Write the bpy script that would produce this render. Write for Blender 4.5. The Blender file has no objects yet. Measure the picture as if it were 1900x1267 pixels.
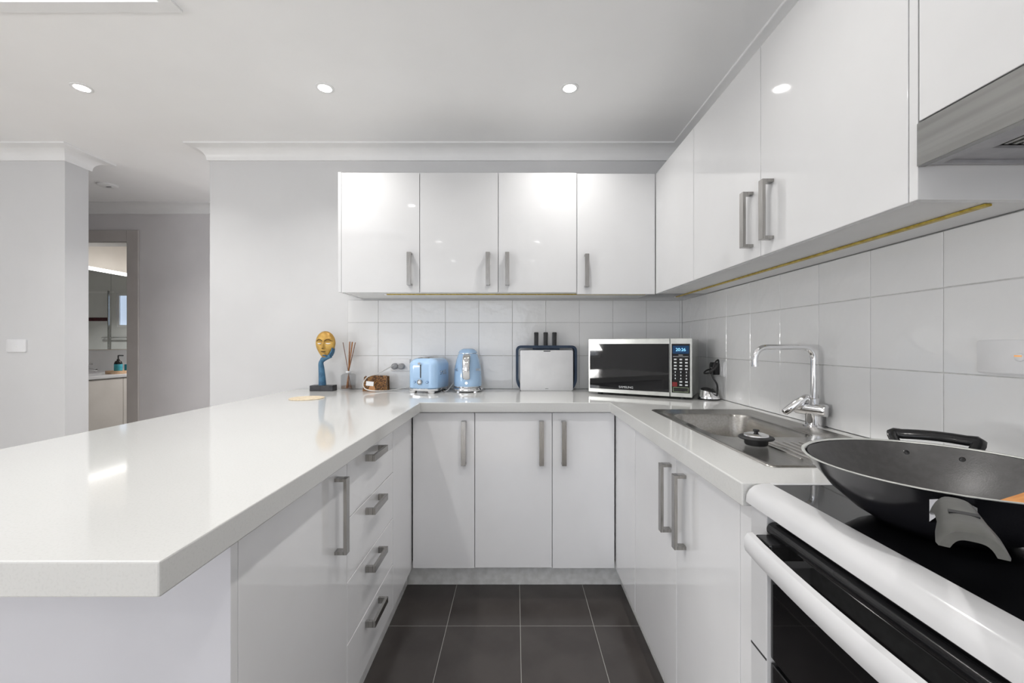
import bpy, bmesh, math, random
from mathutils import Vector, Matrix

random.seed(7)
PI = math.pi
SC = bpy.context.scene
COL = SC.collection

# ------------------------------------------------------------------ camera
EYE = 1.167
cam_d = bpy.data.cameras.new('camera')
cam = bpy.data.objects.new('camera', cam_d)
COL.objects.link(cam)
cam.location = (0, 0, EYE)
cam.rotation_euler = (PI / 2, 0, 0)
cam_d.sensor_width = 36.0
cam_d.lens = 776.0 / 1900.0 * 36.0
cam_d.shift_x = -6.0 / 1900.0
cam_d.shift_y = 5.8 / 1900.0
cam_d.clip_start = 0.02
SC.camera = cam

# ------------------------------------------------------------------ world, exposure
world = bpy.data.worlds.new('world')
SC.world = world
world.use_nodes = True
bg = world.node_tree.nodes['Background']
bg.inputs[0].default_value = (0.80, 0.88, 1.0, 1)
bg.inputs[1].default_value = 1.0
vs = SC.view_settings
vs.view_transform = 'Standard'
vs.look = 'None'
vs.exposure = 0.30
vs.gamma = 1.0
vs.use_curve_mapping = False
cy = SC.cycles
cy.max_bounces = 10
cy.diffuse_bounces = 6
cy.glossy_bounces = 6
cy.transmission_bounces = 8
cy.sample_clamp_indirect = 6.0
cy.caustics_reflective = False
cy.caustics_refractive = False

# ------------------------------------------------------------------ large area lights (side-window daylight; the others are added fill)
def area(name, loc, rot, sx, sy, energy, color=(1, 1, 1), spread=PI):
    l = bpy.data.lights.new(name, 'AREA')
    l.shape = 'RECTANGLE'
    l.size, l.size_y = sx, sy
    l.energy = energy
    l.color = color
    l.spread = spread
    o = bpy.data.objects.new(name, l)
    COL.objects.link(o)
    o.location = loc
    o.rotation_euler = rot
    return o

E_REAR, E_SIDE, E_DOWN, E_HALL, E_RUP, E_SUP = 22.0, 6.0, 2.9, 1.5, 8.0, 70.0
SKY_RADIANCE = 1.5    # the skylight's lit diffuser pane
area('fill_rear_doors', (-1.4, -4.12, 1.08), (PI / 2, 0, 0), 3.2, 2.05, E_REAR, (0.90, 0.93, 1.0))  # added fill lamp standing in the invented rear doors
area('daylight_side_window', (-4.72, -1.25, 1.5), (0, -PI / 2, 0), 1.15, 1.5, E_SIDE, (0.92, 0.95, 1.0))

area('fill_rear_up', (-1.4, -4.10, .45), (PI / 2 + math.radians(42), 0, 0), 3.2, .7, E_RUP, (1.0, 0.985, 0.96))  # added lamp tilted upward to brighten the ceiling
area('fill_side_up', (-4.66, -1.25, 1.2), (0, -PI / 2 - math.radians(42), 0), .4, 1.5, E_SUP, (1.0, 0.985, 0.96))  # strong added fill aimed up from the side window, lifts the ceiling
area('fill_hall_end', (-.80, 3.1, 1.35), (0, PI / 2, 0), 1.4, .6, E_HALL, (0.92, 0.95, 1.0))  # added lamp at an invented, unseen window, lights the hall

# ------------------------------------------------------------------ materials
MATS = {}
def mat(name, col=(.8, .8, .8), rough=.5, metal=0., spec=.5, coat=0., trans=0., emit=None, estr=0., ior=1.45):
    if name in MATS:
        return MATS[name]
    m = bpy.data.materials.new(name)
    m.use_nodes = True
    b = m.node_tree.nodes['Principled BSDF']
    b.inputs['Base Color'].default_value = (*col, 1)
    b.inputs['Roughness'].default_value = rough
    b.inputs['Metallic'].default_value = metal
    b.inputs['Specular IOR Level'].default_value = spec
    b.inputs['Coat Weight'].default_value = coat
    b.inputs['Coat Roughness'].default_value = .03
    b.inputs['Transmission Weight'].default_value = trans
    b.inputs['IOR'].default_value = ior
    if emit:
        b.inputs['Emission Color'].default_value = (*emit, 1)
        b.inputs['Emission Strength'].default_value = estr
    MATS[name] = m
    return m

def nodes(m):
    nt = m.node_tree
    return nt, nt.nodes, nt.links, nt.nodes['Principled BSDF']

def add_noise(m, scale, c1, c2, lo=.4, hi=.6, detail=4, bump=0., bscale=None, stretch=None, dist=.002):
    nt, N, L, b = nodes(m)
    tc = N.new('ShaderNodeTexCoord')
    src = tc.outputs['Object']
    if stretch:
        mp = N.new('ShaderNodeMapping')
        mp.inputs['Scale'].default_value = stretch
        L.new(src, mp.inputs[0])
        src = mp.outputs[0]
    if c1 is not None:
        n = N.new('ShaderNodeTexNoise')
        n.inputs['Scale'].default_value = scale
        n.inputs['Detail'].default_value = detail
        L.new(src, n.inputs['Vector'])
        r = N.new('ShaderNodeValToRGB')
        r.color_ramp.elements[0].position = lo
        r.color_ramp.elements[1].position = hi
        r.color_ramp.elements[0].color = (*c1, 1)
        r.color_ramp.elements[1].color = (*c2, 1)
        L.new(n.outputs['Fac'], r.inputs[0])
        L.new(r.outputs[0], b.inputs['Base Color'])
    if bump:
        n2 = N.new('ShaderNodeTexNoise')
        n2.inputs['Scale'].default_value = bscale or scale
        n2.inputs['Detail'].default_value = 2
        L.new(src, n2.inputs['Vector'])
        bp = N.new('ShaderNodeBump')
        bp.inputs['Strength'].default_value = bump
        bp.inputs['Distance'].default_value = dist
        L.new(n2.outputs['Fac'], bp.inputs['Height'])
        L.new(bp.outputs[0], b.inputs['Normal'])
    return m

M_wall = add_noise(mat('wall_paint', rough=.7, spec=.3), 3, (.635, .635, .64), (.655, .655, .66), bump=.05, bscale=300)
M_hall = add_noise(mat('hall_paint', rough=.6, spec=.4), 3, (.69, .672, .68), (.72, .702, .71), bump=.05, bscale=300)
M_ceil = add_noise(mat('ceiling_paint', rough=.8, spec=.2), 3, (.91, .91, .91), (.925, .925, .925))
M_trim = add_noise(mat('trim_gloss', rough=.35), 6, (.83, .83, .83), (.85, .85, .85))
M_arch = add_noise(mat('architrave_paint', rough=.4), 6, (.50, .47, .45), (.53, .50, .48))
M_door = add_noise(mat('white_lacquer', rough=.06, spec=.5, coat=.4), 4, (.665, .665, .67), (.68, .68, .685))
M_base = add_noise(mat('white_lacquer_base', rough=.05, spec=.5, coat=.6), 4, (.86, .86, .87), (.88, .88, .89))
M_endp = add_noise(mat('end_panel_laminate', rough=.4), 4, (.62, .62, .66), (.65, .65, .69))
M_carc = add_noise(mat('white_melamine', rough=.4), 5, (.76, .76, .76), (.79, .79, .79))
M_top = add_noise(mat('quartz_top', rough=.075, spec=.5), 260, (.58, .58, .568), (.615, .615, .602), .3, .5)
M_tile = add_noise(mat('wall_tile', rough=.07, spec=.55), 2, (.76, .76, .76), (.78, .78, .78), bump=.5, bscale=17, dist=.004)
M_grout = add_noise(mat('grout', rough=.85), 60, (.50, .50, .49), (.60, .60, .59))
M_fltile = add_noise(mat('floor_tile', rough=.22, spec=.45), 5, (.048, .042, .040), (.060, .053, .050), bump=.05, bscale=120)
M_kick = add_noise(mat('kick_laminate', rough=.35), 26, (.74, .74, .72), (.88, .88, .87), .38, .62, detail=8)
M_handle = add_noise(mat('brushed_nickel', rough=.2, metal=1.), 300, (.34, .33, .315), (.42, .41, .395), stretch=(1, 1, .05))
M_chrome = add_noise(mat('chrome', rough=.06, metal=1.), 20, (.82, .82, .83), (.86, .86, .87))
M_steel = add_noise(mat('brushed_steel', rough=.26, metal=1.), 60, (.36, .36, .35), (.42, .42, .41), stretch=(1, .03, 1))
M_sink = add_noise(mat('sink_steel', rough=.24, metal=1.), 150, (.40, .385, .36), (.47, .455, .43), stretch=(1, .08, 1))
M_blackgl = add_noise(mat('black_glass', rough=.03, spec=.85), 8, (.004, .004, .0045), (.007, .007, .008))
M_black = add_noise(mat('black_plastic', rough=.4), 40, (.012, .012, .013), (.02, .02, .021))
M_dkrub = add_noise(mat('black_rubber', rough=.6), 40, (.015, .015, .016), (.025, .025, .026))
M_enamel = add_noise(mat('white_enamel', rough=.14), 5, (.60, .60, .61), (.63, .63, .64))
M_wplast = add_noise(mat('white_plastic', rough=.35), 9, (.78, .78, .79), (.82, .82, .83))
M_glossblk = add_noise(mat('gloss_black_trim', rough=.16), 8, (.010, .010, .011), (.016, .016, .017))
M_wokout = add_noise(mat('wok_enamel', rough=.16, spec=.6), 20, (.010, .010, .012), (.014, .014, .017))
M_wokin = add_noise(mat('wok_nonstick', rough=.38, spec=.6), 90, (.056, .054, .054), (.066, .064, .064), bump=.25, bscale=500, dist=.0006)
M_wokhan = add_noise(mat('wok_grey_handle', rough=.38), 50, (.070, .070, .065), (.088, .088, .081))
M_wood = add_noise(mat('spatula_wood', rough=.5), 12, (.50, .20, .055), (.62, .28, .09), stretch=(1, 9, 9))
M_blue = add_noise(mat('pastel_blue_enamel', rough=.16, coat=.4), 6, (.40, .59, .83), (.43, .62, .86))
M_navyring = add_noise(mat('slate_blue_ring', rough=.3), 12, (.13, .22, .38), (.16, .26, .42))
M_navy = add_noise(mat('navy_plastic', rough=.45), 12, (.013, .030, .062), (.018, .040, .078))
M_gold = add_noise(mat('gold_paint', rough=.42, metal=.35), 22, (.40, .22, .045), (.62, .39, .10), .35, .65, detail=6)
M_golddk = add_noise(mat('antique_gold_line', rough=.5, metal=.3), 30, (.09, .05, .012), (.16, .09, .02))
M_statblue = add_noise(mat('statue_blue', rough=.45), 30, (.03, .10, .19), (.07, .19, .31), .35, .65, detail=6)
M_stone = add_noise(mat('statue_black', rough=.4), 40, (.03, .03, .035), (.05, .05, .055))
M_burl = mat('burl_wood', rough=.4)
nt, N, L, b = nodes(M_burl)
tc = N.new('ShaderNodeTexCoord'); v = N.new('ShaderNodeTexVoronoi'); v.inputs['Scale'].default_value = 34
n = N.new('ShaderNodeTexNoise'); n.inputs['Scale'].default_value = 25; n.inputs['Detail'].default_value = 6
mx = N.new('ShaderNodeMixRGB'); mx.blend_type = 'ADD'; mx.inputs[0].default_value = .35
L.new(tc.outputs['Object'], n.inputs['Vector']); L.new(tc.outputs['Object'], mx.inputs[1]); L.new(n.outputs['Color'], mx.inputs[2])
L.new(mx.outputs[0], v.inputs['Vector'])
r = N.new('ShaderNodeValToRGB')
r.color_ramp.elements[0].color = (.42, .22, .07, 1); r.color_ramp.elements[1].color = (.03, .011, .003, 1)
r.color_ramp.elements[0].position = .15; r.color_ramp.elements[1].position = .75
e = r.color_ramp.elements.new(.45); e.color = (.20, .085, .02, 1)
L.new(v.outputs['Distance'], r.inputs[0]); L.new(r.outputs[0], b.inputs['Base Color'])
M_amber = add_noise(mat('pale_cut_wood', rough=.5), 30, (.60, .29, .12), (.70, .38, .18))
M_reed = add_noise(mat('reed', rough=.7), 60, (.36, .15, .05), (.48, .22, .08))
M_reedd = add_noise(mat('reed_dark', rough=.7), 60, (.16, .07, .035), (.22, .10, .05))
def thin_glass(name, tint, gloss):
    m = mat(name)
    nt, N, L, b = nodes(m)
    tr = N.new('ShaderNodeBsdfTransparent'); tr.inputs[0].default_value = (*tint, 1)
    gl = N.new('ShaderNodeBsdfGlossy'); gl.inputs['Roughness'].default_value = .03
    lw = N.new('ShaderNodeLayerWeight'); lw.inputs['Blend'].default_value = gloss
    mx = N.new('ShaderNodeMixShader')
    L.new(lw.outputs['Facing'], mx.inputs[0]); L.new(tr.outputs[0], mx.inputs[1]); L.new(gl.outputs[0], mx.inputs[2])
    L.new(mx.outputs[0], N['Material Output'].inputs['Surface'])
    return m
M_glass = thin_glass('clear_glass', (.95, .955, .96), .12)
M_oil = thin_glass('diffuser_oil', (.95, .84, .76), .06)
M_cork = add_noise(mat('cork', rough=.8), 90, (.62, .51, .36), (.72, .62, .47))
M_gold_ch = add_noise(mat('led_channel_gold', rough=.4, metal=.5), 60, (.45, .32, .05), (.60, .46, .10), stretch=(1, 1, 1))
M_skypane = mat('skylight_diffuser', (.8, .8, .8), .5, emit=(.95, .97, 1.0), estr=SKY_RADIANCE)
M_lamp = mat('downlight_lens', (1, 1, 1), .4, emit=(1, .98, .95), estr=14.)
M_ledbar = mat('bathroom_led', (1, 1, 1), .4, emit=(1, .98, .95), estr=3.5)
M_mirror = mat('mirror', (.86, .89, .88), .01, metal=1.)
M_vanity = add_noise(mat('vanity_laminate', rough=.4), 5, (.60, .565, .53), (.63, .595, .56))
M_bathw = add_noise(mat('bath_paint', rough=.6), 5, (.70, .66, .61), (.73, .69, .64))
M_bathtile = add_noise(mat('bath_tile', rough=.15), 5, (.74, .75, .74), (.78, .79, .78))
M_maroon = add_noise(mat('maroon_tile', rough=.2), 20, (.06, .012, .018), (.09, .02, .028))
M_blind = mat('window_blind_lit', (.8, .85, .95), .6, emit=(.62, .76, 1.0), estr=.55)
M_pane = mat('window_pane', (1, 1, 1), .0, trans=1., ior=1.0)
M_turq = add_noise(mat('turquoise_label', rough=.5), 30, (.05, .36, .46), (.09, .44, .54))
M_bottle = add_noise(mat('dark_bottle', rough=.15), 8, (.015, .012, .012), (.022, .018, .018))
M_traywood = add_noise(mat('tray_wood', rough=.5), 30, (.50, .33, .20), (.62, .43, .28), stretch=(1, 6, 6))
M_disp = mat('display_blue', (.01, .02, .05), .1, emit=(.25, .62, 1.0), estr=1.5)
M_dispbg = mat('display_window', (.004, .012, .03), .06, emit=(.01, .05, .13), estr=.5)
M_red = add_noise(mat('red_button', rough=.3), 20, (.16, .006, .008), (.20, .01, .012))
M_print = add_noise(mat('pale_print', rough=.4), 40, (.55, .57, .58), (.65, .67, .68))
M_green = add_noise(mat('green_outline', rough=.4), 40, (.30, .38, .22), (.36, .45, .28))
M_silver = add_noise(mat('silver_paint', rough=.22, metal=.55), 30, (.66, .67, .64), (.72, .73, .70))
M_greyplug = add_noise(mat('grey_plug', rough=.5), 40, (.30, .30, .31), (.38, .38, .39))
M_wcord = add_noise(mat('white_cord', rough=.5), 40, (.66, .65, .63), (.72, .71, .69))
M_filter = add_noise(mat('aluminium_filter', rough=.35, metal=.9), 200, (.30, .30, .28), (.48, .48, .46))
M_hoodin = add_noise(mat('hood_grey', rough=.4, metal=.3), 30, (.40, .40, .42), (.45, .45, .47))
M_slat = add_noise(mat('blind_slat', rough=.5), 30, (.72, .72, .72), (.78, .78, .78))
M_amberlt = mat('switch_lamp', (.6, .3, .1), .4, emit=(1, .5, .2), estr=.4)
M_gapshade = add_noise(mat('shadow_gap', rough=.8), 40, (.03, .03, .03), (.04, .04, .04))  # near-black colour standing in for the shade in gaps and slots

M_lfloor = add_noise(mat('pale_bounce_floor', rough=.4), 6, (.52, .48, .43), (.60, .56, .51), stretch=(8, 1, 1))  # unseen floor, made pale to bounce light up to the ceiling
M_floor = mat('floor_tiling', rough=.25)
nt, N, L, b = nodes(M_floor)
tc = N.new('ShaderNodeTexCoord'); mp = N.new('ShaderNodeMapping')
mp.inputs['Location'].default_value = (-.021, -1.736, 0)
br = N.new('ShaderNodeTexBrick')
br.offset = 0.; br.squash = 1.
br.inputs['Scale'].default_value = 1.
br.inputs['Brick Width'].default_value = .305; br.inputs['Row Height'].default_value = .305
br.inputs['Mortar Size'].default_value = .0014; br.inputs['Mortar Smooth'].default_value = 0.
br.inputs['Color1'].default_value = (.052, .046, .044, 1); br.inputs['Color2'].default_value = (.056, .050, .047, 1)
br.inputs['Mortar'].default_value = (.34, .33, .31, 1)
L.new(tc.outputs['Object'], mp.inputs[0]); L.new(mp.outputs[0], br.inputs['Vector']); L.new(br.outputs['Color'], b.inputs['Base Color'])

# ------------------------------------------------------------------ mesh helpers
def bm_box(bm, x0, x1, y0, y1, z0, z1):
    vs_ = [bm.verts.new(p) for p in ((x0, y0, z0), (x1, y0, z0), (x1, y1, z0), (x0, y1, z0), (x0, y0, z1), (x1, y0, z1), (x1, y1, z1), (x0, y1, z1))]
    for f in ((0, 3, 2, 1), (4, 5, 6, 7), (0, 1, 5, 4), (1, 2, 6, 5), (2, 3, 7, 6), (3, 0, 4, 7)):
        bm.faces.new([vs_[i] for i in f])
    return bm

def B(x0, x1, y0, y1, z0, z1, bevel=0., seg=2):
    bm = bmesh.new()
    bm_box(bm, min(x0, x1), max(x0, x1), min(y0, y1), max(y0, y1), min(z0, z1), max(z0, z1))
    if bevel:
        bmesh.ops.bevel(bm, geom=bm.edges[:], offset=bevel, segments=seg, profile=.5, affect='EDGES')
    return bm

def BB(boxes, bevel=0.):
    bm = bmesh.new()
    for q in boxes:
        t = B(*q, bevel=bevel)
        me = bpy.data.meshes.new('tmp'); t.to_mesh(me); t.free()
        bm.from_mesh(me); bpy.data.meshes.remove(me)
    return bm

def loft(rings, cap0=True, cap1=True, closed=True, bm=None):
    bm = bm or bmesh.new()
    R = []
    for ring in rings:
        if len(ring) == 1:
            R.append([bm.verts.new(ring[0])])
        else:
            R.append([bm.verts.new(p) for p in ring])
    for a, c in zip(R[:-1], R[1:]):
        n = max(len(a), len(c))
        rng = range(n) if closed else range(n - 1)
        for i in rng:
            j = (i + 1) % n
            q = []
            for v_ in ((a[i] if len(a) > 1 else a[0]), (a[j] if len(a) > 1 else a[0]), (c[j] if len(c) > 1 else c[0]), (c[i] if len(c) > 1 else c[0])):
                if v_ not in q:
                    q.append(v_)
            if len(q) > 2:
                bm.faces.new(q)
    if closed:
        if cap0 and len(R[0]) > 2:
            bm.faces.new(R[0][::-1])
        if cap1 and len(R[-1]) > 2:
            bm.faces.new(R[-1])
    return bm

def circ(cx, cy, z, r, n=32, ry=None):
    return [(cx + r * math.cos(2 * PI * i / n), cy + (ry or r) * math.sin(2 * PI * i / n), z) for i in range(n)]

def lathe(prof, n=32, cx=0, cy=0, cap0=True, cap1=True):
    return loft([[(cx, cy, z)] if r == 0 else circ(cx, cy, z, r, n) for r, z in prof], cap0, cap1)

def rr(cx, cy, z, hx, hy, r, n=5):
    r = min(r, hx - 1e-4, hy - 1e-4)
    out = []
    for k, (sx, sy) in enumerate(((1, 1), (-1, 1), (-1, -1), (1, -1))):
        for i in range(n + 1):
            a = k * PI / 2 + i / n * PI / 2
            out.append((cx + sx * (hx - r) + r * math.cos(a), cy + sy * (hy - r) + r * math.sin(a), z))
    return out

def tube(path, rad, n=12, caps=True, bm=None, flat=None):
    P = [Vector(p) for p in path]
    rads = rad if isinstance(rad, (list, tuple)) else [rad] * len(P)
    T = []
    for i in range(len(P)):
        a = P[max(0, i - 1)]; c = P[min(len(P) - 1, i + 1)]
        T.append((c - a).normalized())
    up = Vector((0, 0, 1)) if abs(T[0].z) < .9 else Vector((1, 0, 0))
    u = T[0].cross(up).normalized()
    rings = []
    for i in range(len(P)):
        u = (u - T[i] * u.dot(T[i])).normalized()
        w = T[i].cross(u)
        fx, fy = flat or (1, 1)
        rings.append([tuple(P[i] + u * (rads[i] * fx * math.cos(2 * PI * k / n)) + w * (rads[i] * fy * math.sin(2 * PI * k / n))) for k in range(n)])
    return loft(rings, caps, caps, bm=bm)

def arcpath(pts, r, n=6):
    """polyline with rounded corners"""
    P = [Vector(p) for p in pts]
    out = [P[0]]
    for i in range(1, len(P) - 1):
        a = (P[i - 1] - P[i]).normalized(); c = (P[i + 1] - P[i]).normalized()
        p0 = P[i] + a * r; p1 = P[i] + c * r
        for k in range(n + 1):
            t = k / n
            out.append((1 - t) ** 2 * p0 + 2 * t * (1 - t) * P[i] + t * t * p1)
    out.append(P[-1])
    return [tuple(p) for p in out]

def smoothpath(pts, n=8):
    """Catmull-Rom through points"""
    P = [Vector(p) for p in pts]
    P = [P[0] * 2 - P[1]] + P + [P[-1] * 2 - P[-2]]
    out = []
    for i in range(1, len(P) - 2):
        for k in range(n):
            t = k / n
            a, b_, c, d = P[i - 1:i + 3]
            out.append(tuple(.5 * ((2 * b_) + (c - a) * t + (2 * a - 5 * b_ + 4 * c - d) * t * t + (3 * b_ - a - 3 * c + d) * t ** 3)))
    out.append(tuple(P[-2]))
    return out

WORLDMODE = set()
def mesh_of(bm, name, m, smooth=None):
    bmesh.ops.recalc_face_normals(bm, faces=bm.faces[:])
    me = bpy.data.meshes.new(name)
    if smooth is not None:
        for f in bm.faces:
            f.smooth = True
        for e_ in bm.edges:
            if len(e_.link_faces) == 2 and e_.calc_face_angle(0) > smooth:
                e_.smooth = False
    bm.to_mesh(me); bm.free()
    if m:
        me.materials.append(m)
    return me

def obj(name, data, m=None, parent=None, smooth=None, loc=None, rot=None):
    if isinstance(data, bmesh.types.BMesh):
        data = mesh_of(data, name, m, smooth)
    o = bpy.data.objects.new(name, data)
    COL.objects.link(o)
    if parent is not None:
        o.parent = parent
        if parent.name in WORLDMODE:
            o.matrix_parent_inverse = parent.matrix_basis.inverted()
    if loc is not None:
        o.location = loc
    if rot is not None:
        o.rotation_euler = rot
    return o
SM = math.radians(40)

def tag(o, label, cat, group=None):
    o['label'] = label; o['category'] = cat
    if group:
        o['group'] = group
    return o

def thing(name, label, cat, loc, rotz=0., group=None, world=False):
    o = bpy.data.objects.new(name, None)
    o.empty_display_size = .05
    COL.objects.link(o)
    o.location = loc; o.rotation_euler = (0, 0, rotz)
    if world:
        WORLDMODE.add(o.name)
        o.matrix_basis = Matrix.Translation(loc)
    return tag(o, label, cat, group)

def struct(name, bm, m, parent=None, smooth=None):
    o = obj(name, bm, m, parent, smooth)
    if parent is None:
        o['kind'] = 'structure'
    return o

def text_mesh(s, size, m, depth=.0006, name='lettering'):
    c = bpy.data.curves.new('txt', 'FONT')
    c.body = s; c.size = size; c.extrude = depth; c.align_x = 'CENTER'; c.align_y = 'CENTER'
    t = bpy.data.objects.new('txt', c); COL.objects.link(t)
    bpy.context.view_layer.update()
    me = bpy.data.meshes.new_from_object(t.evaluated_get(bpy.context.evaluated_depsgraph_get()))
    me.name = name
    bpy.data.objects.remove(t); bpy.data.curves.remove(c)
    me.materials.clear(); me.materials.append(m)
    return me

# ------------------------------------------------------------------ key dimensions (metres; x right, y into the room, z up)
DW = 2.53          # kitchen back wall
XR = 1.016         # right wall
CZ = 2.353         # ceiling
CB = 2.277         # cornice bottom
XL = -4.6          # living-room left wall
YB = -4.05         # living-room rear wall
HWL, HWR = -2.724, -1.847   # hall opening
YH = 3.56          # hall far wall
CT, CTB = .900, .855        # worktop
DC = 1.927         # worktop front edge, back run
DD = 1.962         # back doors face
LX, RX = -.438, .437        # worktop inner edges
LD, RD = -.485, .470        # side door faces
PX_PEN = -1.08     # living side of the peninsula
KZ = .118          # door bottoms

# ------------------------------------------------------------------ floor
fl = struct('floor', B(XL - .15, XR + .15, YB - .15, 6.1, -.10, -.0007), M_floor)
tile_me = mesh_of(B(-.1515, .1515, -.1515, .1515, -.003, 0, .0008, 1), 'floor_tile', M_fltile)
x0, y0 = .021, 1.736
for i in range(-2, 2):
    for j in range(-6, 2):
        cx_, cy_ = x0 + (i + .5) * .305, y0 + (j + .5) * .305
        obj('floor_tile', tile_me, None, fl, loc=(cx_, cy_, 0))

lf = obj('living_floor', B(XL, PX_PEN, YB, DW - .001, -.0006, .004), M_lfloor, fl)
obj('living_floor', B(PX_PEN, XR, YB, -.25, -.0006, .004), M_lfloor, fl)
obj('hall_floor', B(XL, HWR + .95, DW + .141, YH - .001, -.0006, .004), M_lfloor, fl)

# ------------------------------------------------------------------ ceiling with skylight opening
SX0, SX1, SY0, SY1 = -2.6, -1.225, -.33, 1.44
def cells(xs, ys, filled, z0, z1):
    bm = bmesh.new(); vt = {}
    def V(i, j, z):
        k = (i, j, z)
        if k not in vt:
            vt[k] = bm.verts.new((xs[i], ys[j], z))
        return vt[k]
    F = {(i, j) for i in range(len(xs) - 1) for j in range(len(ys) - 1) if filled((xs[i] + xs[i + 1]) / 2, (ys[j] + ys[j + 1]) / 2)}
    for i, j in F:
        bm.faces.new([V(i, j, z1), V(i + 1, j, z1), V(i + 1, j + 1, z1), V(i, j + 1, z1)])
        bm.faces.new([V(i, j, z0), V(i, j + 1, z0), V(i + 1, j + 1, z0), V(i + 1, j, z0)])
        for di, dj, a, c in ((0, -1, (i, j), (i + 1, j)), (1, 0, (i + 1, j), (i + 1, j + 1)), (0, 1, (i + 1, j + 1), (i, j + 1)), (-1, 0, (i, j + 1), (i, j))):
            if (i + di, j + dj) not in F:
                bm.faces.new([V(*a, z0), V(*c, z0), V(*c, z1), V(*a, z1)])
    return bm
ceil = struct('ceiling', cells([XL - .15, SX0, SX1, XR + .15], [YB - .15, SY0, SY1, YH + .14],
              lambda x, y: not (SX0 < x < SX1 and SY0 < y < SY1), CZ, CZ + .08), M_ceil)
sky = struct('window_1', BB([(SX0 - .03, SX0, SY0 - .03, SY1 + .03, CZ, CZ + .5), (SX1, SX1 + .03, SY0 - .03, SY1 + .03, CZ, CZ + .5),
                             (SX0, SX1, SY0 - .03, SY0, CZ, CZ + .5), (SX0, SX1, SY1, SY1 + .03, CZ, CZ + .5)]), M_ceil)
obj('skylight_frame', BB([(SX0 - .045, SX0 + .002, SY0 - .045, SY1 + .045, CZ - .008, CZ), (SX1 - .002, SX1 + .045, SY0 - .045, SY1 + .045, CZ - .008, CZ),
                         (SX0 + .002, SX1 - .002, SY0 - .045, SY0 + .002, CZ - .008, CZ), (SX0 + .002, SX1 - .002, SY1 - .002, SY1 + .045, CZ - .008, CZ)]), M_trim, sky)
obj('skylight_pane', B(SX0, SX1, SY0, SY1, CZ + .492, CZ + .5), M_skypane, sky)

# ------------------------------------------------------------------ walls
wb = struct('wall_back', B(HWR, XR + .15, DW, DW + .12, 0, CZ + .06), M_wall)
wr = struct('wall_right', B(XR, XR + .15, YB - .15, DW, 0, CZ + .06), M_wall)
struct('wall_left_stub', B(XL, HWL, DW, DW + .14, 0, CZ + .06), M_wall)
struct('wall_left', BB([(XL - .15, XL, YB, -2.05, 0, CZ + .06), (XL - .15, XL, -.45, YH + .14, 0, CZ + .06), (XL - .15, XL, -2.05, -.45, 0, .9), (XL - .15, XL, -2.05, -.45, 2.1, CZ + .06)]), M_wall)
struct('wall_rear', BB([(XL - .15, -3.05, YB - .15, YB, 0, CZ + .06), (.25, XR, YB - .15, YB, 0, CZ + .06), (-3.05, .25, YB - .15, YB, 2.12, CZ + .06)]), M_wall)
DX0, DX1, DZ = -4.07, -3.291, 2.046
struct('wall_hall', BB([(XL, DX0, YH, YH + .14, 0, CZ + .06), (DX1, HWR + 1.05, YH, YH + .14, 0, CZ + .06), (DX0, DX1, YH, YH + .14, DZ, CZ + .06)]), M_hall)
HE = HWR + .95
struct('wall_hall_end', BB([(HE, HE + .1, DW + .12, 2.75, 0, CZ + .06), (HE, HE + .1, 3.45, YH, 0, CZ + .06), (HE, HE + .1, 2.75, 3.45, 0, .6), (HE, HE + .1, 2.75, 3.45, 2.1, CZ + .06)]), M_hall)
struct('added_window_4', BB([(HE + .02, HE + .08, 2.75, 2.79, .6, 2.1), (HE + .02, HE + .08, 3.41, 3.45, .6, 2.1), (HE + .02, HE + .08, 2.79, 3.41, 2.06, 2.1), (HE + .02, HE + .08, 2.79, 3.41, .6, .64)]), M_trim)  # invented window frame around the added hall lamp, out of view

# cornices
def cornice(name, path):
    prof = [(0, CB), (.011, CB), (.013, CB + .006)]
    for k in range(9):
        a = k / 8 * PI / 2
        prof.append((.013 + .067 * (1 - math.cos(a)), CB + .008 + .058 * math.sin(a)))
    prof += [(.088, CZ - .009), (.0905, CZ - .007), (.0905, CZ), (0, CZ)]
    P = [Vector(p) for p in path]
    nn = []
    for i in range(len(P) - 1):
        d = (P[i + 1] - P[i]).normalized(); nn.append(Vector((-d.y, d.x)))
    rings = []
    for i, p in enumerate(P):
        if i == 0: o = nn[0]
        elif i == len(P) - 1: o = nn[-1]
        else:
            a, c = nn[i - 1], nn[i]; o = (a + c) / (1 + a.dot(c))
        rings.append([(p.x + o.x * q, p.y + o.y * q, z) for q, z in prof])
    return struct(name, loft(rings), M_trim, smooth=math.radians(25))
cornice('trim_1', [(XR, YB), (XR, DW), (HWR, DW), (HWR, DW + .12), (HWR + .95, DW + .12)])
cornice('trim_2', [(XL, DW + .14), (HWL, DW + .14), (HWL, DW), (XL, DW), (XL, YB), (XR, YB)])
cornice('trim_3', [(HWR + .95, YH), (XL, YH)])

# hall door frame
dr = struct('door_1', BB([(DX1 - .002, DX1 + .096, YH - .018, YH, 0, DZ + .092), (DX0 - .096, DX0 + .002, YH - .018, YH, 0, DZ + .092), (DX0 + .002, DX1 - .002, YH - .018, YH, DZ - .004, DZ + .092)], .004), M_arch)
obj('jamb', BB([(DX1 - .012, DX1, YH, YH + .14, 0, DZ), (DX0, DX0 + .012, YH, YH + .14, 0, DZ), (DX0 + .012, DX1 - .012, YH, YH + .14, DZ - .012, DZ)]), M_arch, dr)

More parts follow.
